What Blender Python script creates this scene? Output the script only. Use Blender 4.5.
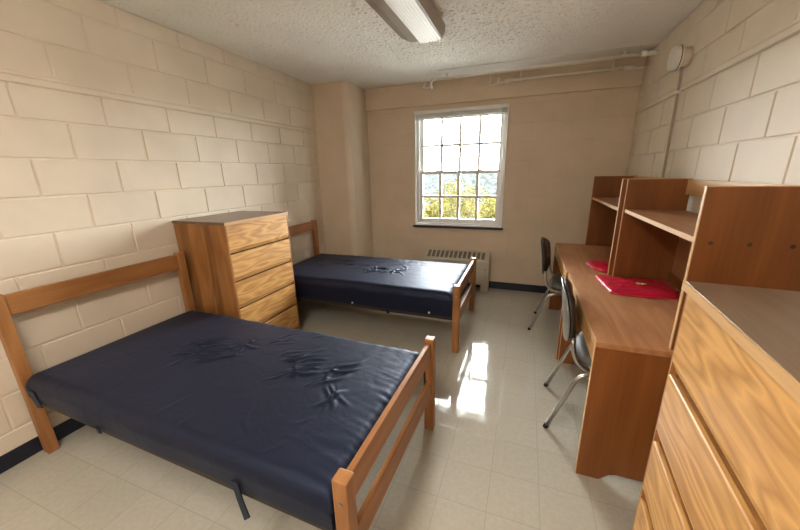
import bpy, bmesh, math, random
from mathutils import Vector, Matrix, noise as mn
PI = math.pi
S = bpy.context.scene
for o in list(bpy.data.objects): bpy.data.objects.remove(o, do_unlink=True)
COL = S.collection
# ------------------------------------------------------------------ camera
cam_d = bpy.data.cameras.new('camera'); cam = bpy.data.objects.new('camera', cam_d); COL.objects.link(cam)
cam_d.sensor_fit = 'HORIZONTAL'; cam_d.sensor_width = 36.0; cam_d.lens = 328.0138 / 800 * 36.0
cam_d.clip_start = .05; cam_d.clip_end = 600
_r = Vector((0.9363223588, 0.3505204016, -0.0208779449))
_d = Vector((0.0764007270, -0.2613957308, -0.9622033053))
_f = Vector((-0.3427292946, 0.8993373783, -0.2715306807))
M = Matrix(((_r.x, -_d.x, -_f.x, 2.51830353), (_r.y, -_d.y, -_f.y, 1.02285623), (_r.z, -_d.z, -_f.z, 1.50689404), (0, 0, 0, 1)))
cam.matrix_world = M
S.camera = cam
# ------------------------------------------------------------------ exposure
S.view_settings.view_transform = 'Standard'
S.view_settings.look = 'None'
S.view_settings.exposure = 1.45
S.view_settings.gamma = 1.0
S.view_settings.use_curve_mapping = False
# ------------------------------------------------------------------ overcast sky
SKY_LOW, SKY_HIGH = 29.0, 12.0      # bright cloud low over the hills, darker overhead
W_ = bpy.data.worlds.new('overcast_sky'); S.world = W_; W_.use_nodes = True
nt = W_.node_tree; nt.nodes.clear()
out = nt.nodes.new('ShaderNodeOutputWorld'); bg = nt.nodes.new('ShaderNodeBackground')
tc = nt.nodes.new('ShaderNodeTexCoord'); sp = nt.nodes.new('ShaderNodeSeparateXYZ')
mr = nt.nodes.new('ShaderNodeMapRange'); mr.inputs[1].default_value = 0.0; mr.inputs[2].default_value = 1.0
mr.inputs[3].default_value = SKY_LOW; mr.inputs[4].default_value = SKY_HIGH
nt.links.new(tc.outputs['Generated'], sp.inputs[0]); nt.links.new(sp.outputs[2], mr.inputs[0])
my = nt.nodes.new('ShaderNodeMapRange'); my.inputs[1].default_value = -.4; my.inputs[2].default_value = .8
my.inputs[3].default_value = .12; my.inputs[4].default_value = 1.0      # brighter towards the veiled sun
nt.links.new(sp.outputs[1], my.inputs[0])
mm_ = nt.nodes.new('ShaderNodeMath'); mm_.operation = 'MULTIPLY'; nt.links.new(mr.outputs[0], mm_.inputs[0]); nt.links.new(my.outputs[0], mm_.inputs[1])
nt.links.new(mm_.outputs[0], bg.inputs[1]); bg.inputs[0].default_value = (.96, .98, 1.0, 1)
nt.links.new(bg.outputs[0], out.inputs[0])
# portal just outside the window opening (guides sky sampling only)
pd = bpy.data.lights.new('window_portal', 'AREA'); pd.shape = 'RECTANGLE'; pd.size = 1.12; pd.size_y = 1.42
pd.cycles.is_portal = True
po = bpy.data.objects.new('window_portal', pd); COL.objects.link(po)
po.location = (1.695, 5.56, 1.52); po.rotation_euler = (-PI/2, 0, 0)
FILL_BACK = 20.0     # lens of the unseen fill light added behind the camera
LAMP_FRONT = .06     # lens of the ceiling light in view

W, D, H = 3.5165, 5.302, 2.55
YN = -0.6
# ------------------------------------------------------------------ helpers
def newmat(name):
    m = bpy.data.materials.new(name); m.use_nodes = True
    nt = m.node_tree; b = nt.nodes['Principled BSDF']
    return m, nt, b
def N(nt, t, **kw):
    n = nt.nodes.new(t)
    for k, v in kw.items():
        if k.startswith('_'): n.inputs[int(k[1:])].default_value = v
        else: setattr(n, k, v)
    return n
def ramp(nt, stops):
    r = nt.nodes.new('ShaderNodeValToRGB'); e = r.color_ramp.elements
    while len(e) > 1: e.remove(e[-1])
    e[0].position, e[0].color = stops[0][0], (*stops[0][1], 1)
    for p, c in stops[1:]:
        x = e.new(p); x.color = (*c, 1)
    return r
def plain(name, col, rough=.5, metal=0., bump=0., bscale=80., spec=.5, var=0., emis=None, es=0.):
    m, nt, b = newmat(name)
    b.inputs['Base Color'].default_value = (*col, 1); b.inputs['Roughness'].default_value = rough
    b.inputs['Metallic'].default_value = metal; b.inputs['Specular IOR Level'].default_value = spec
    tc = nt.nodes.new('ShaderNodeTexCoord')
    nz = N(nt, 'ShaderNodeTexNoise'); nz.inputs['Scale'].default_value = bscale; nz.inputs['Detail'].default_value = 4
    nt.links.new(tc.outputs['Object'], nz.inputs['Vector'])
    if var:
        r = ramp(nt, [(.3, tuple(c*(1-var) for c in col)), (.7, tuple(min(1, c*(1+var)) for c in col))])
        n2 = N(nt, 'ShaderNodeTexNoise'); n2.inputs['Scale'].default_value = bscale*.12; n2.inputs['Detail'].default_value = 5
        nt.links.new(tc.outputs['Object'], n2.inputs['Vector'])
        nt.links.new(n2.outputs['Fac'], r.inputs[0]); nt.links.new(r.outputs[0], b.inputs['Base Color'])
    if bump:
        bp = nt.nodes.new('ShaderNodeBump'); bp.inputs['Strength'].default_value = bump; bp.inputs['Distance'].default_value = .004
        nt.links.new(nz.outputs['Fac'], bp.inputs['Height']); nt.links.new(bp.outputs[0], b.inputs['Normal'])
    if emis:
        b.inputs['Emission Color'].default_value = (*emis, 1); b.inputs['Emission Strength'].default_value = es
    return m
def wood(name, dark, light, axis='z', rough=.42, rings=7., ringmix=.45, seed=0., width=1.0, glue=0.):
    """oak: contour lines of a noise stretched along the grain, plus fine pores"""
    m, nt, b = newmat(name)
    tc = nt.nodes.new('ShaderNodeTexCoord'); L = nt.links.new
    oi = nt.nodes.new('ShaderNodeObjectInfo')
    def mapped(cross, along):
        mp = nt.nodes.new('ShaderNodeMapping')
        s = [cross]*3; s['xyz'.index(axis)] = along
        mp.inputs['Scale'].default_value = s; mp.inputs['Location'].default_value = (seed*3.1, seed*1.7, seed*2.3)
        L(tc.outputs['Object'], mp.inputs['Vector']); return mp
    a = mapped(5.0/width, .8/width)
    n1 = N(nt, 'ShaderNodeTexNoise'); n1.inputs['Scale'].default_value = 1.0; n1.inputs['Detail'].default_value = 2.5; n1.inputs['Roughness'].default_value = .45
    L(a.outputs[0], n1.inputs['Vector'])
    mu = N(nt, 'ShaderNodeMath', operation='MULTIPLY'); mu.inputs[1].default_value = rings*2; L(n1.outputs['Fac'], mu.inputs[0])
    fr = N(nt, 'ShaderNodeMath', operation='PINGPONG'); fr.inputs[1].default_value = 1.0; L(mu.outputs[0], fr.inputs[0])
    p = mapped(90., 2.5)
    n2 = N(nt, 'ShaderNodeTexNoise'); n2.inputs['Scale'].default_value = 1.0; n2.inputs['Detail'].default_value = 5; n2.inputs['Roughness'].default_value = .65
    L(p.outputs[0], n2.inputs['Vector'])
    q = mapped(2.2, .5)
    n3 = N(nt, 'ShaderNodeTexNoise'); n3.inputs['Scale'].default_value = 1.0; n3.inputs['Detail'].default_value = 2
    L(q.outputs[0], n3.inputs['Vector'])
    m1 = N(nt, 'ShaderNodeMix', data_type='FLOAT'); m1.inputs[0].default_value = ringmix
    L(n2.outputs['Fac'], m1.inputs[2]); L(fr.outputs[0], m1.inputs[3])
    m2 = N(nt, 'ShaderNodeMix', data_type='FLOAT'); m2.inputs[0].default_value = .3
    L(m1.outputs[0], m2.inputs[2]); L(n3.outputs['Fac'], m2.inputs[3])
    r = ramp(nt, [(.22, dark), (.72, light)])
    L(m2.outputs[0], r.inputs[0])
    if glue:      # strips glued side by side, each a slightly different tone
        sx = nt.nodes.new('ShaderNodeSeparateXYZ'); L(tc.outputs['Object'], sx.inputs[0])
        k = N(nt, 'ShaderNodeMath', operation='MULTIPLY'); k.inputs[1].default_value = 1/glue; L(sx.outputs[0], k.inputs[0])
        fl = N(nt, 'ShaderNodeMath', operation='FLOOR'); L(k.outputs[0], fl.inputs[0])
        wn = N(nt, 'ShaderNodeTexWhiteNoise', noise_dimensions='1D'); L(fl.outputs[0], wn.inputs['W'])
        rr = N(nt, 'ShaderNodeMapRange'); rr.inputs[3].default_value = .75; rr.inputs[4].default_value = 1.2; L(wn.outputs['Value'], rr.inputs[0])
        hv = N(nt, 'ShaderNodeHueSaturation'); L(rr.outputs[0], hv.inputs['Value']); L(r.outputs[0], hv.inputs['Color'])
        L(hv.outputs[0], b.inputs['Base Color'])
    else:
        L(r.outputs[0], b.inputs['Base Color'])
    b.inputs['Roughness'].default_value = rough
    b.inputs['Specular IOR Level'].default_value = .4
    bp = nt.nodes.new('ShaderNodeBump'); bp.inputs['Strength'].default_value = .12; bp.inputs['Distance'].default_value = .002
    L(n2.outputs['Fac'], bp.inputs['Height']); L(bp.outputs[0], b.inputs['Normal'])
    return m

def obj(name, bm, mat, parent=None, smooth=False, bevel=0., seg=2, auto=None):
    me = bpy.data.meshes.new(name)
    bmesh.ops.recalc_face_normals(bm, faces=bm.faces)
    bm.to_mesh(me); bm.free()
    o = bpy.data.objects.new(name, me); COL.objects.link(o)
    for mm in (mat if isinstance(mat, (list, tuple)) else [mat]): me.materials.append(mm)
    if parent: o.parent = parent
    if smooth:
        for p in me.polygons: p.use_smooth = True
    if bevel:
        b = o.modifiers.new('bevel', 'BEVEL'); b.width = bevel; b.segments = seg; b.limit_method = 'ANGLE'; b.angle_limit = .6
        b.harden_normals = False
    return o
def struct(o): o['kind'] = 'structure'; return o
def thing(name, label, cat, loc=(0, 0, 0), rz=0., group=None):
    o = bpy.data.objects.new(name, None); COL.objects.link(o); o.empty_display_size = .1
    o.location = loc; o.rotation_euler = (0, 0, rz); return tag(o, label, cat, group)
def tag(o, label, cat, group=None, kind=None):
    o['label'] = label; o['category'] = cat
    if group: o['group'] = group
    if kind: o['kind'] = kind
    return o
def box(bm, x0, x1, y0, y1, z0, z1, mi=0):
    v = [bm.verts.new((x, y, z)) for z in (z0, z1) for y in (y0, y1) for x in (x0, x1)]
    for f in ((0, 2, 3, 1), (4, 5, 7, 6), (0, 1, 5, 4), (2, 6, 7, 3), (0, 4, 6, 2), (1, 3, 7, 5)):
        fc = bm.faces.new([v[i] for i in f]); fc.material_index = mi
    return v
def bx(*a): bm = bmesh.new(); box(bm, *a); return bm
def prism(bm, pts, axis, a0, a1, mi=0):
    """extrude 2D polygon; axis 'x': pts=(y,z); 'y': pts=(x,z); 'z': pts=(x,y)"""
    def P(u, v, a): return {'x': (a, u, v), 'y': (u, a, v), 'z': (u, v, a)}[axis]
    A = [bm.verts.new(P(u, v, a0)) for u, v in pts]; B = [bm.verts.new(P(u, v, a1)) for u, v in pts]
    n = len(pts)
    fs = [bm.faces.new(A), bm.faces.new(B[::-1])]
    for i in range(n): fs.append(bm.faces.new((A[i], A[(i+1) % n], B[(i+1) % n], B[i])))
    for f in fs: f.material_index = mi
def tube(bm, pts, r, n=10, cap=True, flat=1.0):
    pts = [Vector(p) for p in pts]; rings = []
    up = None
    for i, p in enumerate(pts):
        t = (pts[min(i+1, len(pts)-1)] - pts[max(i-1, 0)]).normalized()
        if up is None: up = Vector((0, 0, 1)) if abs(t.z) < .9 else Vector((1, 0, 0))
        s = t.cross(up).normalized(); up = s.cross(t).normalized()
        rr = r[i] if isinstance(r, (list, tuple)) else r
        rings.append([bm.verts.new(p + s*math.cos(2*PI*k/n)*rr + up*math.sin(2*PI*k/n)*rr*flat) for k in range(n)])
    for a, b in zip(rings, rings[1:]):
        for k in range(n): bm.faces.new((a[k], a[(k+1) % n], b[(k+1) % n], b[k]))
    if cap: bm.faces.new(rings[0][::-1]); bm.faces.new(rings[-1])
def arcpts(pts, rad, n=5):
    """round the corners of a polyline"""
    pts = [Vector(p) for p in pts]; o = [pts[0]]
    for i in range(1, len(pts)-1):
        a, b, c = pts[i-1], pts[i], pts[i+1]
        r = min(rad, (a-b).length*.45, (c-b).length*.45)
        p, q = b + (a-b).normalized()*r, b + (c-b).normalized()*r
        for k in range(n+1):
            t = k/n; o.append(p*(1-t)**2 + b*2*t*(1-t) + q*t*t)
    o.append(pts[-1]); return o
def cyl(bm, p0, p1, r0, r1=None, n=20): tube(bm, [p0, p1], [r0, r0 if r1 is None else r1], n)
def copy_tree(o, parent=None):
    c = o.copy(); COL.objects.link(c)
    if parent: c.parent = parent
    for ch in list(o.children): copy_tree(ch, c)
    return c

# ------------------------------------------------------------------ materials
def wall_mat(name, col, bump=.25):
    m, nt, b = newmat(name); L = nt.links.new
    tc = nt.nodes.new('ShaderNodeTexCoord')
    n1 = N(nt, 'ShaderNodeTexNoise'); n1.inputs['Scale'].default_value = 3.; n1.inputs['Detail'].default_value = 5
    L(tc.outputs['Object'], n1.inputs['Vector'])
    r = ramp(nt, [(.3, tuple(c*.94 for c in col)), (.7, tuple(c*1.05 for c in col))]); L(n1.outputs['Fac'], r.inputs[0]); L(r.outputs[0], b.inputs['Base Color'])
    n2 = N(nt, 'ShaderNodeTexNoise'); n2.inputs['Scale'].default_value = 110.; n2.inputs['Detail'].default_value = 6; n2.inputs['Roughness'].default_value = .7
    L(tc.outputs['Object'], n2.inputs['Vector'])
    bp = nt.nodes.new('ShaderNodeBump'); bp.inputs['Strength'].default_value = bump; bp.inputs['Distance'].default_value = .003
    L(n2.outputs['Fac'], bp.inputs['Height']); L(bp.outputs[0], b.inputs['Normal'])
    b.inputs['Roughness'].default_value = .55; b.inputs['Specular IOR Level'].default_value = .3
    return m
M_wall = wall_mat('painted_block', (.74, .635, .505))
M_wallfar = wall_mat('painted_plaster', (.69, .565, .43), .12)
M_white = plain('white_paint', (.80, .79, .76), .4)
M_winframe = plain('window_frame_paint', (.82, .82, .80), .35)
M_base = plain('navy_vinyl_base', (.012, .014, .03), .35)
M_pipe = plain('painted_pipe', (.84, .79, .70), .4)
M_rad = plain('radiator_enamel', (.58, .53, .44), .4, var=.04, bscale=40)
M_dark = plain('dark_gap', (.02, .016, .012), .7)
M_navysill = plain('dark_stone_sill', (.02, .025, .05), .3)

def ceiling_mat():
    m, nt, b = newmat('textured_ceiling'); L = nt.links.new
    tc = nt.nodes.new('ShaderNodeTexCoord')
    n1 = N(nt, 'ShaderNodeTexNoise'); n1.inputs['Scale'].default_value = 1.3; n1.inputs['Detail'].default_value = 6
    L(tc.outputs['Object'], n1.inputs['Vector'])
    r = ramp(nt, [(.3, (.82, .80, .73)), (.7, (.89, .87, .81))]); L(n1.outputs['Fac'], r.inputs[0])
    n2 = N(nt, 'ShaderNodeTexNoise'); n2.inputs['Scale'].default_value = 55.; n2.inputs['Detail'].default_value = 8; n2.inputs['Roughness'].default_value = .75
    L(tc.outputs['Object'], n2.inputs['Vector'])
    v = N(nt, 'ShaderNodeTexVoronoi'); v.inputs['Scale'].default_value = 26.; L(tc.outputs['Object'], v.inputs['Vector'])
    lt = ramp(nt, [(.0, (0, 0, 0)), (.16, (1, 1, 1))]); L(v.outputs['Distance'], lt.inputs[0])
    # only some cells carry a pit
    wn = ramp(nt, [(.40, (1, 1, 1)), (.50, (0, 0, 0))])
    n3 = N(nt, 'ShaderNodeTexNoise'); n3.inputs['Scale'].default_value = 2.1; n3.inputs['Detail'].default_value = 3
    L(tc.outputs['Object'], n3.inputs['Vector']); L(n3.outputs['Fac'], wn.inputs[0])
    mx = N(nt, 'ShaderNodeMath', operation='MAXIMUM'); L(lt.outputs[0], mx.inputs[0]); L(wn.outputs[0], mx.inputs[1])
    mul = N(nt, 'ShaderNodeMath', operation='MULTIPLY'); L(mx.outputs[0], mul.inputs[0]); mul.inputs[1].default_value = 1.0
    ad = N(nt, 'ShaderNodeMath', operation='ADD'); L(mul.outputs[0], ad.inputs[0]); L(n2.outputs['Fac'], ad.inputs[1])
    bp = nt.nodes.new('ShaderNodeBump'); bp.inputs['Strength'].default_value = .35; bp.inputs['Distance'].default_value = .004
    n5 = N(nt, 'ShaderNodeTexNoise'); n5.inputs['Scale'].default_value = 62.; n5.inputs['Detail'].default_value = 3; L(tc.outputs['Object'], n5.inputs['Vector'])
    r5 = ramp(nt, [(.36, (0, 0, 0)), (.50, (1, 1, 1))]); L(n5.outputs['Fac'], r5.inputs[0])
    n6 = N(nt, 'ShaderNodeTexNoise'); n6.inputs['Scale'].default_value = 1.1; n6.inputs['Detail'].default_value = 2; L(tc.outputs['Object'], n6.inputs['Vector'])
    r6 = ramp(nt, [(.42, (.35, .35, .35)), (.56, (1.6, 1.6, 1.6))]); L(n6.outputs['Fac'], r6.inputs[0])
    m5 = N(nt, 'ShaderNodeMath', operation='MULTIPLY'); L(r5.outputs[0], m5.inputs[0]); L(r6.outputs[0], m5.inputs[1])
    a5 = N(nt, 'ShaderNodeMath', operation='ADD'); L(ad.outputs[0], a5.inputs[0]); L(m5.outputs[0], a5.inputs[1])
    L(a5.outputs[0], bp.inputs['Height']); L(bp.outputs[0], b.inputs['Normal']); L(r.outputs[0], b.inputs['Base Color'])
    b.inputs['Roughness'].default_value = .9
    return m
M_ceil = ceiling_mat()

def floor_mat():
    m, nt, b = newmat('waxed_vinyl_tile'); L = nt.links.new
    tc = nt.nodes.new('ShaderNodeTexCoord'); sx = nt.nodes.new('ShaderNodeSeparateXYZ'); L(tc.outputs['Object'], sx.inputs[0])
    T = .2286
    def cell(i, off):
        s = N(nt, 'ShaderNodeMath', operation='SUBTRACT'); L(sx.outputs[i], s.inputs[0]); s.inputs[1].default_value = off - 20*T
        d = N(nt, 'ShaderNodeMath', operation='DIVIDE'); L(s.outputs[0], d.inputs[0]); d.inputs[1].default_value = T
        f = N(nt, 'ShaderNodeMath', operation='FRACT'); L(d.outputs[0], f.inputs[0])
        fl = N(nt, 'ShaderNodeMath', operation='FLOOR'); L(d.outputs[0], fl.inputs[0])
        a = N(nt, 'ShaderNodeMath', operation='SUBTRACT'); L(f.outputs[0], a.inputs[0]); a.inputs[1].default_value = .5
        ab = N(nt, 'ShaderNodeMath', operation='ABSOLUTE'); L(a.outputs[0], ab.inputs[0])
        g = N(nt, 'ShaderNodeMath', operation='GREATER_THAN'); L(ab.outputs[0], g.inputs[0]); g.inputs[1].default_value = .493
        return g, fl
    gx, fx = cell(0, 2.459); gy, fy = cell(1, 2.675)
    mx = N(nt, 'ShaderNodeMath', operation='MAXIMUM'); L(gx.outputs[0], mx.inputs[0]); L(gy.outputs[0], mx.inputs[1])
    cv = nt.nodes.new('ShaderNodeCombineXYZ'); L(fx.outputs[0], cv.inputs[0]); L(fy.outputs[0], cv.inputs[1])
    wn = N(nt, 'ShaderNodeTexWhiteNoise', noise_dimensions='3D'); L(cv.outputs[0], wn.inputs['Vector'])
    r0 = ramp(nt, [(0, (.465, .428, .35)), (1, (.485, .447, .37))]); L(wn.outputs['Value'], r0.inputs[0])
    n1 = N(nt, 'ShaderNodeTexNoise'); n1.inputs['Scale'].default_value = 45.; n1.inputs['Detail'].default_value = 6; L(tc.outputs['Object'], n1.inputs['Vector'])
    r1 = ramp(nt, [(.35, (.95, .95, .95)), (.65, (1.03, 1.03, 1.03))]); L(n1.outputs['Fac'], r1.inputs[0])
    ml = N(nt, 'ShaderNodeMix', data_type='RGBA', blend_type='MULTIPLY'); ml.inputs[0].default_value = 1
    L(r0.outputs[0], ml.inputs[6]); L(r1.outputs[0], ml.inputs[7])
    jm = N(nt, 'ShaderNodeMix', data_type='RGBA'); L(mx.outputs[0], jm.inputs[0]); L(ml.outputs[2], jm.inputs[6]); jm.inputs[7].default_value = (.38, .34, .28, 1)
    L(jm.outputs[2], b.inputs['Base Color'])
    n2 = N(nt, 'ShaderNodeTexNoise'); n2.inputs['Scale'].default_value = 9.; n2.inputs['Detail'].default_value = 7; n2.inputs['Roughness'].default_value = .7; L(tc.outputs['Object'], n2.inputs['Vector'])
    rr = N(nt, 'ShaderNodeMapRange'); rr.inputs[1].default_value = .45; rr.inputs[2].default_value = .75; rr.inputs[3].default_value = .05; rr.inputs[4].default_value = .16
    L(n2.outputs['Fac'], rr.inputs[0]); L(rr.outputs[0], b.inputs['Roughness'])
    b.inputs['Specular IOR Level'].default_value = .62
    n4 = N(nt, 'ShaderNodeTexNoise'); n4.inputs['Scale'].default_value = 14.; n4.inputs['Detail'].default_value = 3; L(tc.outputs['Object'], n4.inputs['Vector'])
    sb = N(nt, 'ShaderNodeMath', operation='SUBTRACT'); L(n4.outputs['Fac'], sb.inputs[0])
    mj = N(nt, 'ShaderNodeMath', operation='MULTIPLY'); L(mx.outputs[0], mj.inputs[0]); mj.inputs[1].default_value = .8; L(mj.outputs[0], sb.inputs[1])
    bp = nt.nodes.new('ShaderNodeBump'); bp.inputs['Strength'].default_value = .12; bp.inputs['Distance'].default_value = .0012
    L(sb.outputs[0], bp.inputs['Height']); L(bp.outputs[0], b.inputs['Normal'])
    return m
M_floor = floor_mat()

# ------------------------------------------------------------------ room shell
C_ = .2032; BL = .4064
def block_wall(bm, place, u0, u1, v0, v1, uo, zo=1.8234, depth=.006, j=.0035, s=.008, hole=None, par0=0):
    """running-bond blocks; place(u, v, d) -> point, d = depth behind the face.
    rows counted down from the joint at zo (row 0 lies right above it)"""
    k0 = int(math.floor((v0-zo)/C_))-1; k1 = int(math.ceil((v1-zo)/C_))+1
    hs = []
    for k in range(k0, k1):
        a, b = zo+k*C_, zo+(k+1)*C_
        a, b = max(a, v0), min(b, v1)
        if b-a < .012: continue
        off = uo + (BL/2 if (k+par0) % 2 else 0)
        i0 = int(math.floor((u0-off)/BL))-1; i1 = int(math.ceil((u1-off)/BL))+1
        for i in range(i0, i1):
            p, q = max(off+i*BL, u0), min(off+(i+1)*BL, u1)
            if q-p < .012: continue
            rects = [(p, q, a, b)]
            if hole:
                h0, h1, g0, g1 = hole; new = []
                for (p_, q_, a_, b_) in rects:
                    if q_ <= h0 or p_ >= h1 or b_ <= g0 or a_ >= g1: new.append((p_, q_, a_, b_)); continue
                    if a_ < g0: new.append((p_, q_, a_, g0))
                    if b_ > g1: new.append((p_, q_, g1, b_))
                    aa, bb = max(a_, g0), min(b_, g1)
                    if p_ < h0: new.append((p_, h0, aa, bb))
                    if q_ > h1: new.append((h1, q_, aa, bb))
                rects = new
            for (p_, q_, a_, b_) in rects:
                m_ = min(q_-p_, b_-a_)
                if m_ < .001: continue
                jj, ss = min(j, m_*.1), min(s, m_*.2)
                R0 = [(p_, a_), (q_, a_), (q_, b_), (p_, b_)]
                R1 = [(p_+jj, a_+jj), (q_-jj, a_+jj), (q_-jj, b_-jj), (p_+jj, b_-jj)]
                R2 = [(p_+ss, a_+ss), (q_-ss, a_+ss), (q_-ss, b_-ss), (p_+ss, b_-ss)]
                V = [[bm.verts.new(place(u, v, d)) for u, v in R] for R, d in ((R0, depth), (R1, depth), (R2, 0))]
                for A, B in ((V[0], V[1]), (V[1], V[2])):
                    for t in range(4): bm.faces.new((A[t], A[(t+1) % 4], B[(t+1) % 4], B[t]))
                bm.faces.new(V[2])
def wallobj(name, bm, mat, flip):
    me = bpy.data.meshes.new(name)
    bm.normal_update()
    bm.to_mesh(me); bm.free(); me.materials.append(mat)
    o = bpy.data.objects.new(name, me); COL.objects.link(o); return struct(o)
Y1 = 5.6
# left wall: joints at y=2.878+k*BL on the row J0-J1 (row just above zo is parity 0)
bm = bmesh.new(); block_wall(bm, lambda u, v, d: (-d, u, v), YN, D, 0, H, 2.878)
box(bm, -.2, -.0062, YN-.2, Y1, -.1, H+.1); wallobj('wall_left', bm, M_wall, 0)
bm = bmesh.new(); block_wall(bm, lambda u, v, d: (W+d, u, v), YN, D, 0, H, 3.7105)
box(bm, W+.0062, W+.2, YN-.2, Y1, -.1, H+.1); wallobj('wall_right', bm, M_wall, 0)
# far wall with the window hole
WX0, WX1, WZ0, WZ1 = 1.128, 2.262, .815, 2.235
bm = bmesh.new(); block_wall(bm, lambda u, v, d: (u, D+d, v), 0, W, 0, H, .1, depth=.0015, j=.002, s=.006, hole=(WX0, WX1, WZ0, WZ1))
box(bm, -.2, WX0, D+.0016, Y1, -.1, H+.1); box(bm, WX1, W+.2, D+.0016, Y1, -.1, H+.1)
box(bm, WX0, WX1, D+.0016, Y1, -.1, WZ0); box(bm, WX0, WX1, D+.0016, Y1, WZ1, H+.1)
wallobj('wall_back', bm, M_wallfar, 0)
# near wall behind the camera, with its door
bm = bmesh.new(); block_wall(bm, lambda u, v, d: (u, YN-d, v), 0, W, 0, H, .1, hole=(1.9, 2.82, 0, 2.1))
box(bm, -.2, 1.9, YN-.2, YN-.0062, -.1, H+.1); box(bm, 2.82, W+.2, YN-.2, YN-.0062, -.1, H+.1)
box(bm, 1.9, 2.82, YN-.2, YN-.0062, 2.1, H+.1); wallobj('wall_front', bm, M_wall, 0)
M_door = wood('door_oak', (.30, .15, .06), (.52, .30, .13), 'z')
dr = bpy.data.objects.new('door_1', None); COL.objects.link(dr); dr['kind'] = 'structure'
obj('door_leaf', bx(1.95, 2.77, YN-.09, YN-.045, 0.0, 2.05), M_door, dr, bevel=.003)
bm = bmesh.new(); box(bm, 1.9, 1.95, YN-.2, YN+.015, 0, 2.05); box(bm, 2.77, 2.82, YN-.2, YN+.015, 0, 2.05); box(bm, 1.9, 2.82, YN-.2, YN+.015, 2.05, 2.1)
obj('door_frame', bm, M_white, dr, bevel=.003)
bm = bmesh.new(); tube(bm, arcpts([(2.70, YN-.05, 1.0), (2.70, YN+.02, 1.0), (2.59, YN+.02, 1.0)], .02), .01); obj('door_handle', bm, plain('brushed_steel', (.6, .6, .58), .3, 1.), dr, True)

struct(obj('floor', bx(-.2, W+.2, YN-.2, Y1, -.1, 0), M_floor))
bm = bmesh.new(); box(bm, -.2, W+.2, YN-.2, Y1, H+.012, H+.1)
NXc, NYc = 420, 700; gc = []
rc = random.Random(5)
PITS = [(.475, 3.178, .02), (.256, 3.196, .014), (1.374, 3.248, .014), (1.401, 3.383, .013), (1.295, 3.666, .012)]
PITS += [(rc.uniform(.1, 3.4), rc.uniform(1.2, 4.8), rc.uniform(.006, .012)) for _ in range(40)]
for i in range(NXc+1):
    row = []
    for j in range(NYc+1):
        x, y = W*i/NXc, YN+(D-YN)*j/NYc
        a = max(0., min(1., 1.2-math.hypot((x-2.3)/1.1, (y-3.9)/1.0)))      # a coarser patch right of the light
        h = .0018*mn.noise(Vector((x*62, y*50, 0)))+.003*mn.noise(Vector((x*6, y*6, 3)))
        h += (.004+.009*a)*max(0., mn.noise(Vector((x*52, y*40, 7)))-.10)*2
        for px_, py_, pr_ in PITS:
            if abs(x-px_) < .03 and abs(y-py_) < .03:
                h += .012*math.exp(-((x-px_)**2+(y-py_)**2)/(pr_*pr_*.5))
        row.append(bm.verts.new((x, y, H+min(h, .011))))
    gc.append(row)
for i in range(NXc):
    for j in range(NYc): bm.faces.new((gc[i][j], gc[i][j+1], gc[i+1][j+1], gc[i+1][j]))
struct(obj('ceiling', bm, M_ceil, None, False))
# beam over the window, pillar in the corner, shallow soffit over the pipes
struct(obj('trim_1', bx(.47, W, 5.255, D+.001, 2.29, H), M_wallfar, bevel=.006))
bm = bmesh.new()
prism(bm, [(0, 4.775), (.40, 4.775), (.43, 4.787), (.455, 4.81), (.468, 4.84), (.468, D+.001), (0, D+.001)], 'z', 0, H)
struct(obj('trim_2', bm, M_wallfar))
struct(obj('trim_3', bx(1.54, W, 4.86, 5.255, H-.008, H+.005), M_ceil, bevel=.002))
# raised bands along both long walls
def band(name, x0, x1, y0, y1, z0, z1):
    struct(obj(name, bx(x0, x1, y0, y1, z0, z1), M_wall, bevel=.004))
bm = bmesh.new()
prism(bm, [(0, 1.992), (.010, 1.998), (.010, 2.012), (.004, 2.016), (.004, 2.030), (.010, 2.034), (.010, 2.048), (0, 2.054)], 'y', YN, 4.775)
struct(obj('trim_4', bm, M_wall))
bm = bmesh.new()
prism(bm, [(W, 2.025), (W-.010, 2.031), (W-.010, 2.045), (W-.004, 2.049), (W-.004, 2.063), (W-.010, 2.067), (W-.010, 2.081), (W, 2.087)], 'y', YN, D)
struct(obj('trim_5', bm, M_wall))
# baseboards
struct(obj('baseboard_left', bx(0, .006, YN, 4.775, 0, .095), M_base, bevel=.002))
bm = bmesh.new(); box(bm, .474, W, D-.006, D, 0, .095); box(bm, .0, .474, 4.769, 4.775, 0, .095); box(bm, .468, .474, 4.769, D, 0, .095)
struct(obj('baseboard_back', bm, M_base))
struct(obj('baseboard_right', bx(W-.006, W, YN, D, 0, .095), M_base, bevel=.002))
bm = bmesh.new(); box(bm, 0, 1.9, YN, YN+.006, 0, .095); box(bm, 2.82, W, YN, YN+.006, 0, .095)
struct(obj('baseboard_front', bm, M_base))

# ------------------------------------------------------------------ window
win = bpy.data.objects.new('window_1', None); COL.objects.link(win); win['kind'] = 'structure'
yi = D+.03
def ring(bm, x0, x1, z0, z1, w, y0, y1, wb=None, wt=None):
    wb = w if wb is None else wb; wt = w if wt is None else wt
    box(bm, x0, x0+w, y0, y1, z0, z1); box(bm, x1-w, x1, y0, y1, z0, z1)
    box(bm, x0+w, x1-w, y0, y1, z0, z0+wb); box(bm, x0+w, x1-w, y0, y1, z1-wt, z1)
bm = bmesh.new(); ring(bm, WX0, WX1, WZ0, WZ1, .045, yi, yi+.14, .03, .05)
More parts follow.
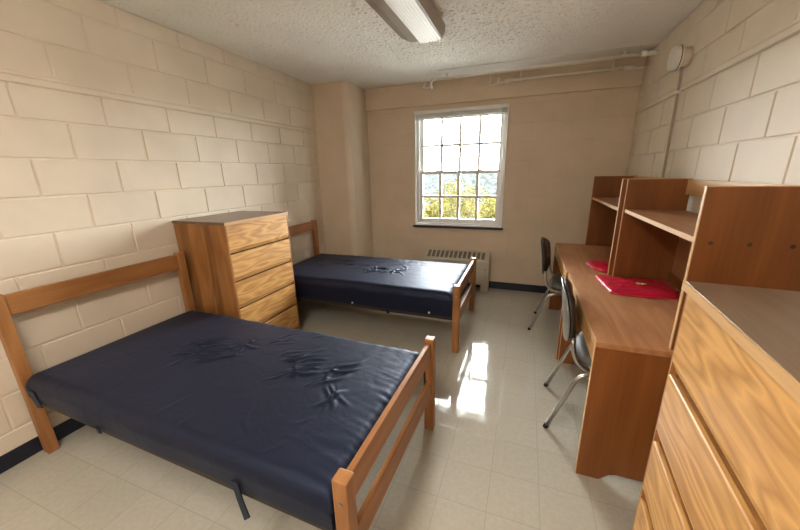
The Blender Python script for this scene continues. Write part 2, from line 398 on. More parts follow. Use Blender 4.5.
# casing flush with the reveal, a thin lip inside the room
ring(bm, WX0-.004, WX1+.004, WZ0-.004, WZ1+.004, .016, D-.008, yi+.001)
obj('window_frame', bm, M_winframe, win, bevel=.003)
ZM = 1.495
def sash(name, z0, z1, y0, bot, top):
    x0, x1 = WX0+.045, WX1-.045
    bm = bmesh.new(); ring(bm, x0, x1, z0, z1, .045, y0, y0+.035, bot, top)
    sx0, sx1, sz0, sz1 = x0+.045, x1-.045, z0+bot, z1-top
    for i in (1, 2, 3):
        x = sx0+(sx1-sx0)*i/4; box(bm, x-.017, x+.017, y0+.002, y0+.033, sz0, sz1)
    z = (sz0+sz1)/2
    xs = [sx0]+[sx0+(sx1-sx0)*i/4 for i in (1, 2, 3)]+[sx1]
    for i in range(4):
        box(bm, xs[i]+(.015 if i else 0), xs[i+1]-(.015 if i < 3 else 0), y0+.002, y0+.033, z-.015, z+.015)
    s = obj(name, bm, M_winframe, win)
    obj('glass', bx(sx0-.005, sx1+.005, y0+.016, y0+.020, sz0-.005, sz1+.005), M_glass, s)
    return s
m, nt, b = newmat('window_glass'); nt.nodes.remove(b)
L = nt.links.new; mo = nt.nodes['Material Output']
g1 = nt.nodes.new('ShaderNodeBsdfGlossy'); g1.inputs['Roughness'].default_value = .02
t1 = nt.nodes.new('ShaderNodeBsdfTransparent'); t1.inputs[0].default_value = (.95, .97, .96, 1)
fz = nt.nodes.new('ShaderNodeFresnel'); fz.inputs[0].default_value = 1.45
mxs = nt.nodes.new('ShaderNodeMixShader'); L(fz.outputs[0], mxs.inputs[0]); L(t1.outputs[0], mxs.inputs[1]); L(g1.outputs[0], mxs.inputs[2]); L(mxs.outputs[0], mo.inputs[0])
M_glass = m
sash('upper_sash', ZM-.02, WZ1-.05, yi+.075, .04, .04)
sash('lower_sash', WZ0+.03, ZM+.02, yi+.03, .055, .04)
M_lock = plain('lock_metal', (.6, .58, .5), .4, .8)
for x in (1.42, 1.97): obj('sash_lock', bx(x-.03, x+.03, yi+.005, yi+.03, ZM+.02, ZM+.03), M_lock, win)
obj('window_sill', bx(WX0-.02, WX1+.02, D-.045, yi+.05, WZ0-.028, WZ0-.002), M_navysill, win, bevel=.003)
# raised mini blind
bl = thing('window_blind', 'white mini blind pulled fully up at the top of the window', 'blind', (1.695, D, 2.2))
bm = bmesh.new(); box(bm, -.555, .555, -.022, .024, -.005, .030); obj('headrail', bm, M_white, bl, bevel=.003)
bm = bmesh.new()
for i in range(9): box(bm, -.548, .548, -.016, .018, -.010-i*.0045-.0015, -.010-i*.0045+.001)
obj('slat_stack', bm, M_white, bl)
obj('bottom_rail', bx(-.55, .55, -.014, .016, -.068, -.052), M_white, bl, bevel=.003)
bm = bmesh.new(); tube(bm, [(-.50, -.024, 0), (-.503, -.026, -.55)], .0035, 6); obj('tilt_wand', bm, M_white, bl, True)
bm = bmesh.new(); tube(bm, [(.50, -.026, 0), (.502, -.03, -.5), (.50, -.028, -.9)], .002, 5); obj('lift_cord', bm, M_white, bl, True)

# ------------------------------------------------------------------ ceiling lights
def lens_mat(name, es):
    return plain(name, (.80, .79, .75), .35, emis=(1.0, .95, .88), es=es)
M_shade = plain('taupe_housing', (.36, .31, .26), .5, var=.04)
def light(y0, y1, es, label):
    t = thing('ceiling_light', label, 'ceiling light', (1.735, (y0+y1)/2, H))
    h = (y1-y0)/2
    bm = bmesh.new(); zb = -.118
    # body section (x,z)
    sec = [(-.150, 0), (-.178, -.045), (-.172, -.085), (-.10, zb), (-.04, zb-.003), (.12, zb-.003), (.135, zb), (.155, -.085), (.160, -.045), (.13, 0)]
    secs = []
    for y, k in ((-h, .72), (-h+.006, .9), (-h+.03, 1.), (h-.03, 1.), (h-.006, .9), (h, .72)):
        cx = .01
        secs.append([bm.verts.new((cx+(x-cx)*(.85+.15*k if True else 1), y, z*(.6+.4*k))) for x, z in sec])
    for A, B in zip(secs, secs[1:]):
        for i in range(len(sec)): bm.faces.new((A[i], A[(i+1) % len(sec)], B[(i+1) % len(sec)], B[i]))
    bm.faces.new(secs[0]); bm.faces.new(secs[-1][::-1])
    obj('housing', bm, M_shade if es < 1 else plain('added_glow_wrap', (.8, .8, .76), .4, emis=(1.0, .95, .88), es=es*.35), t, False)  # the fill light's housing gets an added glow to brighten the ceiling
    bm = bmesh.new()
    # ribbed lens along the middle of the underside
    n = 16; pts = []
    for i in range(n+1):
        x = -.035+.155*i/n; pts.append((x, zb-.0065-.006*math.sin(PI*i/n)-(.0022 if i % 2 else 0)))
    pts = [(-.04, zb+.004)]+pts+[(.125, zb+.004)]
    prism(bm, pts, 'y', -h+.012, h-.012)
    obj('lens', bm, lens_mat('lens_'+str(es), es), t, False)
    return t
light(2.46, 3.69, LAMP_FRONT, 'long ceiling light fixture with taupe sides and ribbed white lens')
light(-.1, 1.13, FILL_BACK, 'added fill light behind the camera, shaped like the ceiling fixture')  # unseen fixture added to fill the room with light

# ------------------------------------------------------------------ pipes, detector, conduit
pp = thing('ceiling_pipe', 'upper white painted pipe under the ceiling, ending in a hook fitting', 'pipe', (1.5, 4.95, 2.49), group=None)
bm = bmesh.new(); tube(bm, [(.0, 0, 0), (W-1.5-.06, 0, 0)], .0135, 12); obj('pipe', bm, M_pipe, pp, True)
bm = bmesh.new(); tube(bm, [(1.92, 0, 0), (W-1.5, 0, 0)], .02, 12); tube(bm, [(1.90, 0, 0), (1.94, 0, 0)], .026, 12); obj('coupling', bm, M_pipe, pp, True)
for hx in (.12, 1.77):
    bm = bmesh.new(); tube(bm, [(hx, 0, -.02), (hx, 0, .043)], .012, 10); tube(bm, [(hx, 0, .036), (hx, 0, .043)], .028, 10); obj('hanger', bm, M_pipe, pp, True)
bm = bmesh.new(); tube(bm, arcpts([(0, 0, 0), (-.06, .02, 0), (-.085, .06, -.03), (-.085, .12, -.06)], .03), .015, 10); obj('elbow', bm, M_pipe, pp, True)
bm = bmesh.new(); tube(bm, arcpts([(-.085, .12, -.05), (-.20, .16, -.05), (-.20, .25, .04), (-.2, .30, .04)], .02), .011, 10); obj('hook_fitting', bm, M_pipe, pp, True)
pp = thing('ceiling_pipe', 'lower white painted pipe along the beam above the window', 'pipe', (2.24, 5.215, 2.455))
bm = bmesh.new(); tube(bm, [(0, 0, 0), (1.10, 0, 0)], .0125, 12); obj('pipe', bm, M_pipe, pp, True)
bm = bmesh.new(); tube(bm, [(1.09, 0, 0), (1.18, 0, -.01)], .024, 12); tube(bm, [(1.16, 0, -.018), (W-2.24, 0, -.018)], .011, 12); obj('coupling', bm, M_pipe, pp, True)
for hx in (.13, 1.0):
    bm = bmesh.new(); tube(bm, [(hx, 0, -.018), (hx, 0, .077)], .011, 10); obj('hanger', bm, M_pipe, pp, True)
bm = bmesh.new(); tube(bm, [(-.03, 0, -.012), (.05, 0, .006)], [.022, .018], 12); obj('elbow', bm, M_pipe, pp, True)
bm = bmesh.new(); tube(bm, arcpts([(-.02, 0, -.005), (-.12, .0, -.02), (-.19, .0, -.035), (-.19, 0, .07)], .02), .009, 10); tube(bm, [(-.1, 0, -.03), (-.1, 0, .04)], .014, 10); obj('hook_fitting', bm, M_pipe, pp, True)

sd = thing('smoke_detector', 'round white smoke detector on the right wall block', 'smoke detector', (W, 4.18, 2.245))
bm = bmesh.new(); tube(bm, [(0, 0, 0), (-.05, 0, 0)], [.06, .06], 28); obj('back_box', bm, M_wall, sd, True)
bm = bmesh.new(); tube(bm, [(-.05, 0, 0), (-.055, 0, 0), (-.095, 0, 0), (-.105, 0, 0), (-.108, 0, 0)], [.066, .078, .078, .070, .058], 32); obj('cover', bm, plain('off_white_plastic', (.86, .83, .76), .4), sd)
bm = bmesh.new(); tube(bm, [(-.064, 0, 0), (-.069, 0, 0)], .0792, 32); obj('seam_ring', bm, M_dark, sd)
cd = thing('wall_conduit', 'painted conduit running down the right wall from the smoke detector', 'conduit', (W, 4.23, 0))
bm = bmesh.new(); tube(bm, [(-.016, 0.0, 2.19), (-.016, -.01, 2.1), (-.016, -.04, 1.0)], .0085, 10); obj('pipe', bm, plain('conduit_tan', (.42, .33, .24), .45), cd, True)
bm = bmesh.new(); box(bm, -.026, 0, -.04, .02, 2.02, 2.035); obj('clamp', bm, M_pipe, cd)

# ------------------------------------------------------------------ radiator
rd = thing('radiator', 'cream radiator cover with slotted sloping top under the window', 'radiator', (1.28, 0, 0))
y0, y1 = 5.12, D-.01; w = .87
bm = bmesh.new()
prism(bm, [(y0, .09), (y0, .395), (y1, .50), (y1, .09)], 'x', 0, w)
box(bm, 0, .07, y0, y1, 0, .095); box(bm, w-.09, w, y0, y1, 0, .095)
obj('cover', bm, M_rad, rd, bevel=.006)
bm = bmesh.new()
nsl = 13; ang = math.atan2(.105, y1-y0)
for i in range(nsl):
    x0 = .05+(w-.1)*i/nsl+.008; x1 = .05+(w-.1)*(i+1)/nsl-.012
    ya, yb = y0+.035, y1-.03
    za = .395+(ya-y0)*math.tan(ang)+.0012; zb = .395+(yb-y0)*math.tan(ang)+.0012
    bm.faces.new([bm.verts.new(p) for p in ((x0, ya, za), (x1, ya, za), (x1, yb, zb), (x0, yb, zb))])
gr = obj('grille', bm, plain('radiator_slots', (.20, .16, .11), .7), rd)
sm = gr.modifiers.new('solid', 'SOLIDIFY'); sm.thickness = .001
bm = bmesh.new(); tube(bm, [(w-.035, y0+.001, .30), (w-.035, y0-.004, .30)], .006, 10); obj('screw', bm, M_dark, rd)

# ------------------------------------------------------------------ wood
OAKF_L, OAKF_D = (.74, .41, .14), (.40, .18, .048)
RED_L, RED_D = (.25, .088, .022), (.14, .042, .010)
BED_L, BED_D = (.44, .20, .068), (.25, .095, .027)
M_front = wood('oak_drawer', OAKF_D, OAKF_L, 'y', rings=10, ringmix=.5, width=.6)
M_side = wood('oak_side', (.18, .068, .017), (.35, .155, .047), 'z', glue=.075, ringmix=.35)
M_dtop = wood('laminate_top_dark', (.10, .058, .032), (.19, .12, .072), 'y', rings=6, ringmix=.3, rough=.3)
M_edge = wood('oak_edging', (.50, .28, .11), (.68, .42, .2), 'y', ringmix=.2)
M_bedv = wood('bed_oak_post', BED_D, BED_L, 'z', ringmix=.35)
M_bedh = wood('bed_oak_rail', BED_D, BED_L, 'y', ringmix=.35)
M_hutch = wood('hutch_veneer', RED_D, RED_L, 'z', ringmix=.35, rings=5, width=1.4)
M_desk = wood('desk_laminate', (.34, .14, .055), (.52, .25, .108), 'y', rings=7, ringmix=.4, rough=.5, width=.7)
M_deskside = wood('desk_veneer', (.19, .060, .013), (.31, .108, .026), 'z', rings=5, ringmix=.35, width=1.3)
M_edgez = wood('oak_edging_upright', (.50, .28, .11), (.70, .43, .2), 'z', ringmix=.2)

# ------------------------------------------------------------------ beds
M_plug = plain('dark_wood_plug', (.05, .022, .01), .5)
M_bolt = plain('bolt_steel', (.35, .33, .3), .4, .9)
M_rail = plain('angle_steel', (.055, .045, .035), .5, .6)
def make_bed(label, hx=0.):
    """origin at the head end, near side; x to the foot, y across (0..1.0)"""
    t = thing('bed_frame', label, 'bed', (0, 0, 0))
    Wd = .985; Ln = 2.055; p = .052
    for (x, y, h) in ((.02, 0, .957), (.02, Wd-p+hx, .957), (Ln-p+.012, 0, .608), (Ln-p+.012, Wd-p, .608)):
        o = obj('post', bx(x, x+.055, y, y+p, 0, h), M_bedv, t, bevel=.006, seg=2)
        zz = (.88, .34) if h > .8 else (.52, .30)
        for z in zz:
            yo = y if y < .5 else y+p
            sgn = -1 if y < .5 else 1
            bm = bmesh.new(); tube(bm, [(x+.028, yo-sgn*.001, z), (x+.028, yo+sgn*.003, z)], .007, 10)
            obj('bolt', bm, M_bolt, o)
    obj('headboard_rail', bx(.03, .058, p, Wd-p+hx, .835, .945), M_bedh, t, bevel=.004)
    obj('headboard_rail', bx(.03, .058, p, Wd-p+hx, .36, .45), M_bedh, t, bevel=.004)
    obj('footboard_rail', bx(Ln-.025, Ln-.0005, p, Wd-p, .475, .590), M_bedh, t, bevel=.004)
    obj('footboard_rail', bx(Ln-.025, Ln-.0005, p, Wd-p, .235, .345), M_bedh, t, bevel=.004)
    return t, Wd, Ln, p
def bed_iron(t, zd, Wd, Ln, p):
    for y0, y1, ys in ((.012, .016, .05), (Wd-.016, Wd-.012, Wd-.05)):
        bm = bmesh.new(); q = y1 if ys > y1 else y0
        pr = [(y0, zd-.03), (y1, zd-.03), (y1, zd-.004), (ys, zd-.004), (ys, zd), (y0, zd)] if ys > y1 else [(y1, zd-.03), (y0, zd-.03), (y0, zd-.004), (ys, zd-.004), (ys, zd), (y1, zd)]
        prism(bm, pr, 'x', .09, Ln-.04)
        obj('side_rail', bm, M_rail, t)
    for x in (.10, .55, 1.0, 1.5, 1.95): obj('cross_slat', bx(x, x+.025, .05, Wd-.05, zd-.016, zd-.004), M_rail, t)
    obj('spring_deck', bx(.12, Ln-.08, .052, Wd-.052, zd-.0038, zd-.001), M_rail, t)
    for a, b in ((.018, .07), (Wd-.07, Wd-.018)): obj('corner_bracket', bx(Ln-.038, Ln-.031, a, b, zd-.10, zd+.02), M_rail, t)

def navy():
    m, nt, b = newmat('navy_vinyl_cover'); L = nt.links.new
    tc = nt.nodes.new('ShaderNodeTexCoord')
    b.inputs['Base Color'].default_value = (.0045, .006, .018, 1)
    b.inputs['Roughness'].default_value = .55; b.inputs['Specular Tint'].default_value = (.55, .66, 1, 1); b.inputs['Specular IOR Level'].default_value = .5
    b.inputs['Sheen Weight'].default_value = .07; b.inputs['Sheen Roughness'].default_value = .4; b.inputs['Sheen Tint'].default_value = (.5, .58, .85, 1)
    n1 = N(nt, 'ShaderNodeTexNoise'); n1.inputs['Scale'].default_value = 9.; n1.inputs['Detail'].default_value = 5; n1.inputs['Roughness'].default_value = .55; n1.inputs['Distortion'].default_value = .8
    L(tc.outputs['Object'], n1.inputs['Vector'])
    n2 = N(nt, 'ShaderNodeTexNoise'); n2.inputs['Scale'].default_value = 420.; n2.inputs['Detail'].default_value = 2
    L(tc.outputs['Object'], n2.inputs['Vector'])
    b1 = nt.nodes.new('ShaderNodeBump'); b1.inputs['Strength'].default_value = .3; b1.inputs['Distance'].default_value = .012; L(n1.outputs['Fac'], b1.inputs['Height'])
    b2 = nt.nodes.new('ShaderNodeBump'); b2.inputs['Strength'].default_value = .15; b2.inputs['Distance'].default_value = .001; L(n2.outputs['Fac'], b2.inputs['Height'])
    L(b1.outputs[0], b2.inputs['Normal']); L(b2.outputs[0], b.inputs['Normal'])
    return m
M_navy = navy()
def mattress(name, L_, Wd, z0, z1, creases, seed, label, loc, rz):
    t = thing(name, label, 'mattress', loc, rz)
    NX, NY = 300, 150
    hz = z1-z0; R = .055
    def crease_h(x, y):
        h = 0.
        for (cx, cy, a, ln, wd, amp) in creases:
            dx, dy = x-cx, y-cy
            u = dx*math.cos(a)+dy*math.sin(a); v = -dx*math.sin(a)+dy*math.cos(a)
            v += .012*math.sin(u*28+cx*40)
            e = math.exp(-(u/ln)**4)
            if e < .002: continue
            h += amp*e*(math.exp(-(v/wd)**2)-.35*math.exp(-((v-wd*1.9)/(wd*1.4))**2))
        return h
    bm = bmesh.new(); grid = []
    # parametrise a closed rounded slab as top sheet, edge roll and side wall
    def prof(s):   # s in 0..1 from centre plane outwards: returns (inset, dz) along the edge roll
        return s
    # samples across an axis: roll down one side, across, roll down other side
    def axis(n, length):
        a = [(-1, k/8) for k in range(8, -1, -1)]   # side wall, from bottom to top start
        pts = []
        # side: param t: 0 bottom .. 1 start of roll
        for k in range(9): pts.append((0.0, -hz+(hz-R)*k/8))     # position, z offset from top
        for k in range(1, 9):
            an = PI/2*k/8; pts.append((R-R*math.cos(an), -R+R*math.sin(an)))
        m = n-34
        for k in range(1, m): pts.append((R+(length-2*R)*k/m, 0.))
        for k in range(0, 9):
            an = PI/2*(1-k/8); pts.append((length-R+R*math.cos(an), -R+R*math.sin(an)))
        for k in range(1, 9): pts.append((length, -R-(hz-R)*k/8))
        return pts
    ax, ay = axis(NX, L_), axis(NY, Wd)
    for i, (x, zx) in enumerate(ax):
        row = []
        for j, (y, zy) in enumerate(ay):
            # corner handling: combine drops
            d = min(zx, zy)
            if zx < 0 and zy < 0:
                d = -min(hz-R*.2, math.hypot(zx, zy)) if max(-zx, -zy) < R else min(zx, zy)
            X, Y = x, y
            # belly: the sides bulge a little
            cx, cy = x/L_, y/Wd
            crown = .018*(math.sin(PI*min(max(cx, 0), 1)))**.5*(math.sin(PI*min(max(cy, 0), 1)))**.5 if 0 < cx < 1 and 0 < cy < 1 else 0
            z = z1+d+crown
            if z > z1-.06:
                f = min(1, (z-(z1-.06))/.05)
                z += crease_h(x, y)*f
                # puckers running in from the foot edge
                ed = L_-x
                if ed < .30:
                    q_ = mn.noise(Vector((y*16+ed*3, seed, ed*4)))+.7*mn.noise(Vector((y*38-ed*6, seed+4, ed*5)))
                    z += .006*math.exp(-(ed/.10))*q_*min(1, ed/.015+.3)
                ed = Wd-y
                if ed < .16: z += .0025*math.exp(-(ed/.06))*math.sin(x*60+mn.noise(Vector((x*5, seed, 3)))*6)
            z += .004*mn.noise(Vector((x*3.1, y*3.1, seed)))
            if d <= -R*.9:
                bul = .006*mn.noise(Vector((x*4+seed, y*4, z*6)))
                if abs(y) < 1e-6: Y -= bul+.004
                elif abs(y-Wd) < 1e-6: Y += bul
            row.append(bm.verts.new((X, Y, z)))
        grid.append(row)
    for i in range(len(ax)-1):
        for j in range(len(ay)-1):
            si = ax[i][1] < -R*.999 and ax[i+1][1] <= -R*.999
            sj = ay[j][1] < -R*.999 and ay[j+1][1] <= -R*.999
            if si and sj: continue
            bm.faces.new((grid[i][j], grid[i+1][j], grid[i+1][j+1], grid[i][j+1]))
    # underside
    x0_, y0_ = .012, .012
    q = [bm.verts.new(p) for p in ((0.002, 0.002, z0), (L_-.002, .002, z0), (L_-.002, Wd-.002, z0), (.002, Wd-.002, z0))]
    bm.faces.new(q[::-1])
    o = obj('cover', bm, M_navy, t, True)
    return t

def tabs(t, items, mat):
    """small fabric ties hanging from the near lower edge: (x, z_top, length, width, lean)"""
    for (x, zt, ln, wd, lean) in items:
        bm = bmesh.new()
        prism(bm, [(x-wd*.35, zt), (x+wd*.35, zt), (x+wd*.38+lean*.5, zt-ln*.45), (x+wd*.55+lean, zt-ln*.85), (x-wd*.1+lean, zt-ln), (x-wd*.30+lean*.5, zt-ln*.5)], 'y', -.014, -.009)
        obj('tie_strap', bm, mat, t)

def crs(seed, clusters):
    rnd = random.Random(seed); out = []
    for (cx, cy, a, n, spread, ln, amp) in clusters:
        for k in range(n):
            out.append((cx+rnd.uniform(-spread, spread)*1.5, cy+rnd.uniform(-spread, spread), a+(rnd.uniform(-.25, .25) if rnd.random() < .75 else 1.2+rnd.uniform(-.3, .3)), ln*rnd.uniform(.4, 1.1), rnd.uniform(.006, .012), amp*rnd.uniform(.35, .9)))
    return out
bed1, Wd, Ln, pp_ = make_bed('oak bed frame nearest the camera, left foreground, front foot post cut by the frame', .02)
bed1.location = (.012, 1.722, 0); bed1.rotation_euler = (0, 0, -.022)
bed_iron(bed1, .385, Wd, Ln, pp_)
bed2, _, _, _ = make_bed('oak bed frame by the window, its headboard behind the tall dresser')
bed2.location = (.005, 3.532, 0)
bed_iron(bed2, .325, Wd, Ln, pp_)
m1 = mattress('mattress', 1.915, .965, .387, .515, crs(3, [(.80, .54, .5, 20, .11, .10, .012), (1.45, .58, .75, 18, .10, .10, .012), (1.66, .40, 1.1, 6, .05, .08, .012), (1.1, .75, .9, 8, .15, .09, .006), (1.3, .2, .9, 5, .3, .12, .003)]), 1.3,
    'navy vinyl mattress on the bed nearest the camera, crinkled in the middle', (.1, 1.728, 0), -.022)
tabs(m1, [(.08, .45, .10, .09, .02), (.64, .40, .035, .04, .0), (1.50, .43, .18, .045, .02)], M_navy)
m2 = mattress('mattress', 1.915, .965, .327, .535, crs(9, [(.70, .55, .3, 16, .20, .13, .007), (1.15, .45, .6, 22, .13, .09, .016), (.45, .6, .2, 8, .2, .14, .005), (1.3, .7, .2, 8, .15, .1, .006)]), 7.7,
    'navy vinyl mattress on the bed by the window, gleaming in daylight', (.093, 3.542, 0), 0)
tabs(m2, [(1.34, .335, .05, .04, .0)], M_navy)
for x in (.985, 1.725):
    bm = bmesh.new(); tube(bm, [(x, -.003, .345), (x, -.016, .345)], .008, 12); obj('button', bm, M_white, m2)

# ------------------------------------------------------------------ dressers
def make_dresser(label, Wy, Dx, Ht, gaps, loc, rz, top_m, gp):
    """front faces local +x; y 0..Wy, x 0..Dx"""
    t = thing('dresser', label, 'dresser', loc, rz, None)
    s = .02
    for a, b in ((0, s), (Wy-s, Wy)):
        sp_ = obj('side_panel', bx(0, Dx-.0125, a, b, 0, Ht-.022), M_side, t, bevel=.002)
        obj('edge_strip', bx(Dx-.0124, Dx, (a if a else 0)+(.0085 if a else .0005), b-(.0005 if a else .0085), 0, Ht-.022), M_bedv, sp_)
    obj('back_panel', bx(.004, .012, s, Wy-s, .03, Ht-.022), M_side, t)
    for g in gaps[1:-1]: obj('drawer_divider', bx(.02, Dx-.032, s, Wy-s, g-.014, g+.002), M_dark, t)
    obj('plinth', bx(.02, Dx-.02, s, Wy-s, .0, gaps[-1]-.006), M_side, t)
    tp = obj('top', bx(-.002, Dx+.006, -.006, Wy+.006, Ht-.022, Ht), top_m, t, bevel=.002)
    bm = bmesh.new(); box(bm, Dx+.0062, Dx+.012, -.006, Wy+.006, Ht-.024, Ht-.001); obj('edging', bm, M_edge, tp)
    for i in range(len(gaps)-1):
        zt, zb = gaps[i]-gp, gaps[i+1]+.003
        bm = bmesh.new()
        # chamfered finger lip along the bottom edge
        prism(bm, [(Dx-.012, zb), (Dx-.010, zb), (Dx+.001, zb+.028), (Dx+.001, zt-.003), (Dx-.002, zt), (Dx-.012, zt)], 'y', s*.6+.001, Wy-s*.6-.001)
        d = obj('drawer', bm, M_front, t)
        obj('finger_rail', bx(Dx-.03, Dx-.0121, s+.001, Wy-s-.001, zb, zt-.001), M_side, d)
        bm = bmesh.new(); box(bm, .03, Dx-.031, s+.012, Wy-s-.012, zb+.01, zt-.03); obj('drawer_box', bm, M_dark, d)
    return t
G1 = [1.180, .955, .738, .521, .304, .07]
dr1 = make_dresser('tall oak dresser of five drawers between the two beds', .675, .52, 1.19, G1, (.008, 2.755, 0), 0, M_dtop, .009)
G2 = [1.182, .912, .662, .418, .175, .03]
dr2 = make_dresser('oak dresser at the right edge, cut off by the frame, beside the desk', .76, .52, 1.19, G2, (0, 0, 0), PI, M_dtop, .016)
dr2.location = (3.492, 2.10, 0); dr2.rotation_euler = (0, 0, PI-.08)

# ------------------------------------------------------------------ desks with hutches
def make_desk(label, loc):
    """local: x 0 (front, faces -x) .. .61 ; y 0..Wd"""
    Wy = 1.115
    t = thing('desk', label, 'desk', loc)
    tp = obj('top', bx(0, .62, 0, Wy, .725, .752), M_desk, t, bevel=.003)
    bm = bmesh.new(); box(bm, -.003, -.0001, .002, Wy-.002, .726, .750); obj('edging', bm, M_edge, tp)
    def panel(y0, y1):
        bm = bmesh.new()
        pts = [(.0, 0), (.10, 0), (.115, .014), (.14, .040), (.17, .050), (.45, .050), (.48, .040), (.505, .010), (.52, 0), (.60, 0), (.60, .7245), (.0, .7245)]
        prism(bm, pts, 'y', y0, y1)
        e = obj('end_panel', bm, M_deskside, t)
        obj('front_edge', bx(-.0025, -.0001, y0, y1, 0, .7245), M_edgez, e)
    panel(.005, .025); panel(Wy-.03, Wy-.01)
    obj('modesty_panel', bx(.56, .578, .0255, Wy-.0305, .25, .7245), M_deskside, t)
    d = obj('drawer', bx(.003, .021, .03, Wy-.035, .628, .718), M_front, t, bevel=.003)
    obj('drawer_box', bx(.0212, .45, .12, Wy-.13, .635, .705), M_dark, d)
    return t
def make_hutch(label, loc):
    """local x 0 (front) .. .345, y 0..1.085, z from desktop"""
    Wy = 1.082; Dx = .345; Ht = .678
    t = thing('desk_hutch', label, 'desk hutch', loc)
    for y0 in (0, Wy-.019):
        p = obj('side_panel', bx(0.003, Dx, y0, y0+.019, 0, Ht), M_hutch, t)
        obj('edge_strip', bx(0, .0029, y0+.001, y0+.018, 0, Ht), M_edgez, p)
        bm = bmesh.new(); box(bm, 0, Dx, y0+.001, y0+.018, Ht+.0001, Ht+.003); obj('top_edge', bm, M_edge, p)
        yy = y0-.0005 if y0 == 0 else y0+.0195
        for x in (.05, .165, .285):
            bm = bmesh.new(); tube(bm, [(x, yy-.0008, .468), (x, yy+.0008, .468)], .008, 12)
            obj('screw', bm, M_plug, p)
    sh = obj('shelf', bx(.012, Dx-.01, .0192, Wy-.0192, .462, .482), M_hutch2, t)
    obj('shelf_edge', bx(.008, .0118, .0192, Wy-.0192, .461, .483), M_edge, sh)
    obj('back_rail', bx(Dx-.022, Dx-.004, .0192, Wy-.0192, .583, .676), M_edge, t)
    obj('back_rail', bx(Dx-.022, Dx-.0085, .0192, Wy-.0192, 0, .06), M_hutch, t)
    obj('back_panel', bx(Dx-.008, Dx-.002, .0192, Wy-.0192, 0, .4615), M_hutch2, t)
    return t
M_hutch2 = wood('hutch_shelf', (.26, .115, .05), (.40, .20, .10), 'y', ringmix=.3)
desk1 = make_desk('oak desk nearer the camera, its end panel facing us beside the right dresser', (2.868, 2.572, 0))
desk2 = make_desk('oak desk farther away, against the window wall', (2.855, 3.692, 0))
hut1 = make_hutch('wooden bookshelf hutch on the nearer desk, its side panel facing us', (3.148, 2.598, .7525))
hut2 = make_hutch('wooden bookshelf hutch on the farther desk', (3.126, 3.698, .7525))
_ = 0

